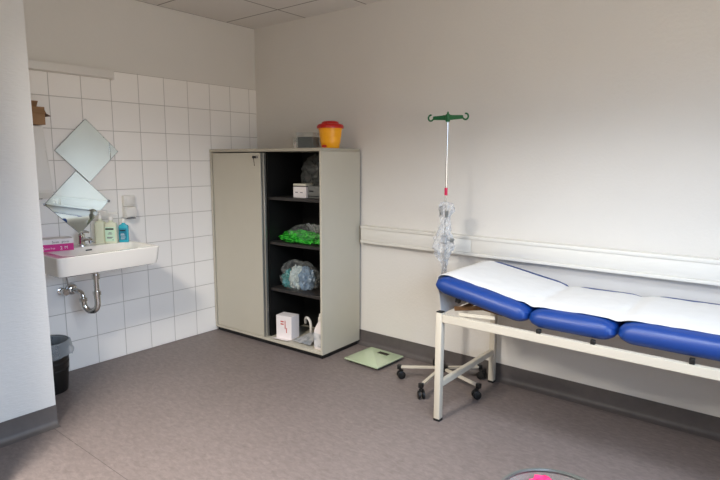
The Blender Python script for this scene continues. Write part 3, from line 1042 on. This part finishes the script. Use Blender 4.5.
obj('label_sticker', box(B(), -0.034, 0.034, -0.0300, -0.0293, 0.02, 0.12), 'packet', t, False)

# ------------------------------------------------------------------ scale
p0, p1, p2, p3 = Vector((1.335, -0.387)), Vector((1.303, -0.067)), Vector((1.614, -0.085)), Vector((1.631, -0.384))
ctr = (p0 + p1 + p2 + p3) / 4
t = thing('bathroom_scale', 'flat pale green glass scale on the floor beside the cabinet', 'scale', (ctr.x, ctr.y - 0.008, 0), R(-2))
obj('glass_plate', loft(B(), [rrect(-.15, .15, -.15, .15, 0.018, .008), rrect(-.151, .151, -.151, .151, 0.020, .008), rrect(-.151, .151, -.151, .151, 0.026, .008), rrect(-.149, .149, -.149, .149, 0.028, .008)]), 'scale_glass', t)
obj('display', box(B(), -0.035, 0.055, 0.075, 0.115, 0.0282, 0.0288), 'lcd', t, False)
obj('base', box(B(), -0.135, 0.135, -0.135, 0.135, 0.008, 0.0178, 0.002, 1), 'ink', t)
for sx in (-1, 1):
    for sy in (-1, 1):
        obj('foot', lathe(B(), [(0.020, 0.0005), (0.020, 0.0078)], sx * .11, sy * .11, 14), 'rubber', t)

# ------------------------------------------------------------------ examination couch
CX, CY = 2.285, -0.400
t = thing('examination_couch', 'blue padded examination couch on a cream tubular frame along the back wall', 'examination couch', (CX, CY, 0))
NY, FYY = -0.336, 0.336     # leg centres in y
LX = 1.88
for x in (0.0, LX):
    for y in (NY, FYY):
        l_ = obj('leg', box(B(), x - 0.018, x + 0.018, y - 0.018, y + 0.018, 0.012, 0.607, 0.003, 2), 'cream', t)
        obj('leg_cap', box(B(), x - 0.0175, x + 0.0175, y - 0.0175, y + 0.0175, 0.6072, 0.613, 0.002, 1), 'black', l_)
        obj('foot_cap', box(B(), x - 0.019, x + 0.019, y - 0.019, y + 0.019, 0.0005, 0.014, 0.002, 1), 'black', l_)
    obj('cross_bar', bar(B(), (x, NY + 0.0185, 0.205), (x, FYY - 0.0185, 0.205), 0.028, 0.034, 0.003), 'cream', t)
    if x > 0:
        obj('end_beam', bar(B(), (x, NY + 0.0185, 0.578), (x, FYY - 0.0185, 0.578), 0.028, 0.040, 0.003), 'cream', t)
for y in (NY, FYY):
    obj('long_beam', bar(B(), (0.0185, y, 0.578), (LX - 0.0185, y, 0.578), 0.030, 0.042, 0.003), 'cream', t)


def pad(L, W, T_, slope=None):
    """upholstered pad, origin at its lower left middle; fat rounded edge"""
    f = B()
    h = W / 2
    rings = []
    for ins, z in ((0.040, 0.0), (0.020, 0.006), (0.006, 0.020), (0.0, 0.036), (0.003, T_ * .66), (0.014, T_ * .82), (0.034, T_ * .93), (0.065, T_ * .985), (0.11, T_)):
        ey = ins
        ex = ins * 1.5
        rings.append(rrect(ex, L - ex, -h + ey, h - ey, z, max(0.048 - ins * .35, 0.012), 7))
    return loft(f, rings)


PW = 0.70
TILT = R(10.6)
hx, hz = 0.464, 0.620
PIV = Matrix.Translation((hx, 0, hz)) @ Matrix.Rotation(TILT, 4, 'Y')
f = pad(0.525, PW, 0.094)
bmesh.ops.transform(f, matrix=PIV @ Matrix.Translation((-0.525, 0, 0)), verts=f.verts)
pads = [obj('head_pad', f, 'blue', t)]
f = pad(0.392, PW, 0.094)
bmesh.ops.translate(f, verts=f.verts, vec=(0.471, 0, 0.620))
obj('middle_pad', f, 'blue', t)
f = pad(1.005, PW, 0.098)
bmesh.ops.translate(f, verts=f.verts, vec=(0.868, 0, 0.624))
obj('foot_pad', f, 'blue', t)
# boards closing the undersides of the pads
f = box(B(), -0.46, -0.06, -0.285, 0.285, -0.010, -0.0005, 0.002, 1)
bmesh.ops.transform(f, matrix=PIV, verts=f.verts)
obj('pad_board', f, 'board', pads[0])
# black mounts between frame and pads
for x, zt in ((0.530, 0.6195), (0.775, 0.6195), (1.155, 0.6235), (1.70, 0.6235)):
    for y in (NY, FYY):
        obj('mounting_block', box(B(), x - 0.010, x + 0.010, y - 0.010, y + 0.010, 0.5995, zt, 0.002, 1), 'black', t)
for y in (-0.272, 0.272):
    f = B()
    box(f, -0.41, -0.385, y - 0.012, y + 0.012, -0.036, -0.0105, 0.002, 1)
    bmesh.ops.transform(f, matrix=PIV, verts=f.verts)
    obj('mounting_block', f, 'black', t)
# lifting bracket under the head pad
f = B()
for y in (-0.22, 0.22):
    bar(f, (0.02, y, 0.606), (0.20, y, 0.640), 0.010, 0.024, 0.002)
    bar(f, (0.19, y, 0.636), (0.30, y, 0.624), 0.012, 0.02, 0.002)
bar(f, (0.06, -0.22, 0.612), (0.06, 0.22, 0.612), 0.018, 0.018, 0.002)
bar(f, (0.21, -0.22, 0.636), (0.21, 0.22, 0.636), 0.016, 0.016, 0.002)
obj('lifting_bracket', f, 'rust', t)
f = B()
bar(f, (0.10, -0.318, 0.61), (0.30, -0.318, 0.626), 0.006, 0.018, 0.001)
obj('release_lever', f, 'cream', t)

# paper sheet draped over the couch
def top_z(x):
    """pad top height at local x"""
    if x < 0.470:
        z = hz + (0.464 - x) * math.tan(TILT) + 0.094 / math.cos(TILT)
        d0 = x + 0.05
        d1 = 0.464 - x
    elif x < 0.866:
        z = 0.714; d0 = x - 0.471; d1 = 0.863 - x
    else:
        z = 0.722; d0 = x - 0.868; d1 = 1.871 - x
    d = max(min(d0, d1), 0.0)
    return z, d
pr = []
x = -0.040
while x < 1.80:
    z, d = top_z(x)
    pr.append([x, z])
    x += 0.012
# dip in the seams, smoothed
pz = [p_[1] for p_ in pr]
xsm = [p_[0] for p_ in pr]
for i, x in enumerate(xsm):
    pz[i] -= 0.010 * math.exp(-((x - 0.474) / 0.020) ** 2) + 0.010 * math.exp(-((x - 0.866) / 0.024) ** 2)
for i, x in enumerate(xsm):
    if x < 0.02:
        pz[i] -= 0.018 * ((0.02 - x) / 0.06) ** 2
for it in range(3):
    pz = [pz[0]] + [(pz[i - 1] + 2 * pz[i] + pz[i + 1]) / 4 for i in range(1, len(pz) - 1)] + [pz[-1]]
f = B()
ny = 26
ya, yb = -0.285, 0.240
rows = []
for i, x in enumerate(xsm):
    row = []
    for j in range(ny + 1):
        y = ya + (yb - ya) * j / ny
        edge = max(0, abs(y) - 0.235) / 0.07
        wz = 0.0045 + 0.0035 * math.exp(-((x - 0.44) / 0.03) ** 2) + 0.0030 * noise.noise(Vector((x * 9, y * 5, 1))) + 0.0022 * noise.noise(Vector((x * 22, y * 16, 4)))
        z = pz[i] + wz - 0.006 * min(edge, 1.0) ** 1.5
        yj = y + 0.006 * noise.noise(Vector((x * 3, j > ny / 2, 0)))
        row.append(f.verts.new((x + (0.0 if x > 0.02 else 0), yj, z)))
    rows.append(row)
for i in range(len(rows) - 1):
    for j in range(ny):
        f.faces.new((rows[i][j], rows[i + 1][j], rows[i + 1][j + 1], rows[i][j + 1]))
prev = rows[0]
for k in range(9):
    dz = (0.012, 0.032, 0.055, 0.085, 0.115, 0.145, 0.17, 0.195, 0.215)[k]
    dx = (-0.010, -0.016, -0.014, -0.006, 0.002, 0.006, 0.009, 0.011, 0.012)[k]
    cur = []
    for j in range(ny + 1):
        a = rows[0][j].co
        cur.append(f.verts.new((a.x + dx + 0.002 * noise.noise(Vector((j * .4, k * .3, 9))), a.y, a.z - dz)))
    for j in range(ny):
        f.faces.new((cur[j], prev[j], prev[j + 1], cur[j + 1]))
    prev = cur
bmesh.ops.recalc_face_normals(f, faces=f.faces[:])
bmesh.ops.solidify(f, geom=f.faces[:], thickness=0.0012)
o = tag(obj('paper_sheet', f, 'paper'), 'white paper sheet spread over the blue couch pads', 'paper sheet')
o.location = (CX, CY, 0)

# ------------------------------------------------------------------ infusion stand
IX, IY = 2.043, -0.285
t = thing('infusion_stand', 'chrome wheeled infusion stand with green hooks behind the couch end', 'infusion stand', (IX, IY, 0))
f = lathe(B(), [(0.034, 0.083), (0.040, 0.088), (0.040, 0.112), (0.030, 0.124), (0.018, 0.132)], n=24)
obj('hub', f, 'black', t)
for ang in (203, 274, 348, 55, 127):
    a = R(ang)
    ca, sa = math.cos(a), math.sin(a)
    RL = 0.262 if ang != 348 else 0.285
    arm = obj('base_arm', bar(B(), (ca * 0.032, sa * 0.032, 0.100), (ca * RL, sa * RL, 0.080), 0.022, 0.014, 0.002), 'cream', t)
    f = box(B(), -0.013, 0.013, -0.013, 0.013, 0.064, 0.094, 0.003, 2)
    bmesh.ops.rotate(f, verts=f.verts, cent=(0, 0, 0), matrix=Matrix.Rotation(a, 3, 'Z'))
    bmesh.ops.translate(f, verts=f.verts, vec=(ca * (RL + 0.010), sa * (RL + 0.010), 0))
    obj('arm_cap', f, 'black', arm)
    cs = R(ang * 3.7 + 20)
    cxx, cyy = ca * (RL + 0.010), sa * (RL + 0.010)
    dx, dy = math.cos(cs), math.sin(cs)
    if sa > 0.8:
        dx, dy = 1.0, 0.0
    nx_, ny_ = -dy, dx
    wc = Vector((cxx + dx * 0.012, cyy + dy * 0.012, 0.0265))
    f = B()
    for s_ in (-1, 1):
        c_ = wc + Vector((nx_, ny_, 0)) * s_ * 0.013
        rr = []
        for rad, off in ((0.018, -0.0085), (0.0255, -0.006), (0.0255, 0.006), (0.018, 0.0085)):
            rr.append([c_ + Vector((nx_, ny_, 0)) * off + Vector((dx, dy, 0)) * rad * math.cos(2 * PI * i / 20) + Vector((0, 0, 1)) * rad * math.sin(2 * PI * i / 20) for i in range(20)])
        loft(f, rr)
    cas = obj('caster', f, 'black', t)
    f = box(B(), wc.x - 0.012, wc.x + 0.012, wc.y - 0.010, wc.y + 0.010, 0.045, 0.0635, 0.003, 2)
    obj('caster_fork', f, 'black', cas)
obj('lower_pole', tube(B(), [(0, 0, 0.125), (0, 0, 0.93)], 0.0135, 18), 'chrome', t)
obj('clamp_collar', lathe(B(), [(0.017, 0.90), (0.021, 0.905), (0.021, 0.945), (0.012, 0.955)], n=20), 'devgrey', t)
f = tube(B(), [(0.018, 0, 0.925), (0.045, -0.006, 0.925)], 0.005, 10)
loft(f, [[(xx, -0.006 + r * math.cos(2 * PI * i / 12), 0.925 + r * math.sin(2 * PI * i / 12)) for i in range(12)] for r, xx in ((0.012, 0.043), (0.014, 0.047), (0.012, 0.06))])
obj('clamp_knob', f, 'devgrey', t)
obj('upper_pole', tube(B(), [(0, 0, 0.93), (0, 0, 1.672)], 0.0056, 14), 'chrome', t)
obj('pink_band', lathe(B(), [(0.0085, 1.196), (0.0095, 1.198), (0.0095, 1.240), (0.0085, 1.242)], n=14), 'pinkband', t)
# hook cross piece
hk = bpy.data.objects.new('hook_head', None)
f = B()
def arm_profile(s_):
    pts = [(0.0, 0.013, 0.010), (0.022, 0.015, 0.009), (0.035, 0.013, 0.007), (0.094, 0.0105, 0.0055), (0.098, 0.008, 0.005)]
    rr = []
    for d_, hz_, hy_ in pts:
        rr.append([(s_ * d_, hy_ * a_, 1.660 - 0.002 + hz_ * b_) for a_, b_ in ((-1, -1), (1, -1), (1, 1), (-1, 1))])
    return rr
for s_ in (-1, 1):
    loft(f, arm_profile(s_))
lathe(f, [(0.009, 1.632), (0.014, 1.640), (0.016, 1.655), (0.014, 1.676), (0.007, 1.680), (0.004, 1.692), (0.002, 1.694)], n=16)
bmesh.ops.rotate(f, verts=f.verts, cent=(0, 0, 0), matrix=Matrix.Rotation(R(2), 3, 'Z'))
hb = obj('hook_bar', f, 'green', t)
for s_ in (-1, 1):
    f = B()
    pts = []
    for k in range(15):
        a = R(20 - 0) + R(-110 + 0)
        th = R(-40 - k * 17.5)          # from the bar, under and round to the open top
        pts.append((s_ * (0.098 + 0.017 - 0.017 * math.cos(th + R(0)) * 1.0), 0, 1.660 + 0.0175 * math.sin(th)))
    pts = [(s_ * 0.092, 0, 1.656)] + pts
    tube(f, pts, [0.006] + [0.0052] * (len(pts) - 2) + [0.0035], 10)
    bmesh.ops.rotate(f, verts=f.verts, cent=(0, 0, 0), matrix=Matrix.Rotation(R(2), 3, 'Z'))
    obj('hook', f, 'green', hb)
bpy.data.objects.remove(hk)

# bag of tubing hung round the pole
t = thing('tubing_bag', 'crumpled clear bag with infusion tubing hanging on the infusion stand', 'plastic bag', (IX, IY, 0.68))
f = B()
nn = 30
prof = [(0.016, 0.0), (0.018, 0.05), (0.022, 0.10), (0.040, 0.14), (0.058, 0.18), (0.060, 0.235), (0.045, 0.29), (0.032, 0.34), (0.030, 0.39), (0.040, 0.43), (0.036, 0.465), (0.018, 0.475)]
sp = smooth_path([(r, 0, z) for r, z in prof], 4)
rings = []
for p_ in sp:
    rg = []
    for i in range(nn):
        a = 2 * PI * i / nn
        k = abs(noise.noise(Vector((math.cos(a) * 2.3, math.sin(a) * 2.3, p_.z * 16)))) + 0.4 * noise.noise(Vector((math.cos(a) * 6, math.sin(a) * 6, p_.z * 40)))
        r = max(p_.x * (1.20 - 0.9 * k), 0.0148)
        sxx = -0.010 * math.sin(p_.z * 9) if p_.x > 0.03 else 0
        rg.append((r * math.cos(a) + sxx, r * math.sin(a) * 0.8, p_.z))
    rings.append(rg)
loft(f, rings, False, False)
obj('bag_film', f, 'bagfilm', t)
f = lathe(B(), [(0.004, 0.13), (0.011, 0.14), (0.011, 0.20), (0.005, 0.21), (0.004, 0.235)], 0.030, -0.022, 14)
obj('drip_chamber', f, 'clear', t)
f = tube(B(), [(0.03, -0.022, 0.235), (0.035, -0.03, 0.29), (0.0, -0.036, 0.34), (-0.03, -0.02, 0.30), (-0.035, -0.02, 0.22), (-0.01, -0.035, 0.16), (0.022, -0.03, 0.12), (0.03, -0.02, 0.135)], 0.0022, 8, 6)
obj('tubing', f, 'clear', t)
f = tube(B(), [(-0.024, -0.010, 0.395), (-0.022, -0.018, 0.450)], [0.009, 0.012], 12)
obj('roller_clamp', f, 'devgrey', t)
f = tube(B(), [(0.018, -0.018, 0.385), (0.022, -0.020, 0.425)], 0.009, 12)
obj('connector', f, 'devgrey', t)

# ------------------------------------------------------------------ clear bin at the lower edge
bx, by = 3.175, -1.50
t = thing('clear_waste_basket', 'clear plastic basket with a pink cloth inside, at the lower picture edge', 'basket', (bx, by, 0))
f = lathe(B(), [(0.135, 0.001), (0.140, 0.006), (0.180, 0.285), (0.177, 0.285), (0.137, 0.009), (0.0, 0.009)], n=48, cap1=False)
obj('basket_body', f, 'clear', t)
f = lathe(B(), [(0.177, 0.286), (0.184, 0.284), (0.188, 0.290), (0.186, 0.298), (0.178, 0.299), (0.175, 0.293)], n=48, cap0=False, cap1=False)
r0 = [circle(0, 0, z, r, 48) for r, z in ((0.175, 0.293), (0.177, 0.286))]
loft(f, r0, False, False)
obj('rim', f, 'devdark', t)
f = blob(B(), 0.0, 0.0, 0.0, 0.055, 0.045, 0.05, 0.35, 2.3, 4, 21)
bmesh.ops.translate(f, verts=f.verts, vec=(-0.075, 0.095, 0.240))
tag(obj('pink_cloth', f, 'pink'), 'crumpled bright pink cloth inside the clear basket', 'cloth').location = (bx, by, 0)
f = blob(B(), 0.0, 0.0, 0.0, 0.125, 0.125, 0.085, 0.15, 2.0, 4, 22)
bmesh.ops.translate(f, verts=f.verts, vec=(0.0, 0.0, 0.105))
tag(obj('paper_waste', f, 'packet'), 'crumpled grey white paper waste inside the clear basket', 'paper').location = (bx, by, 0)
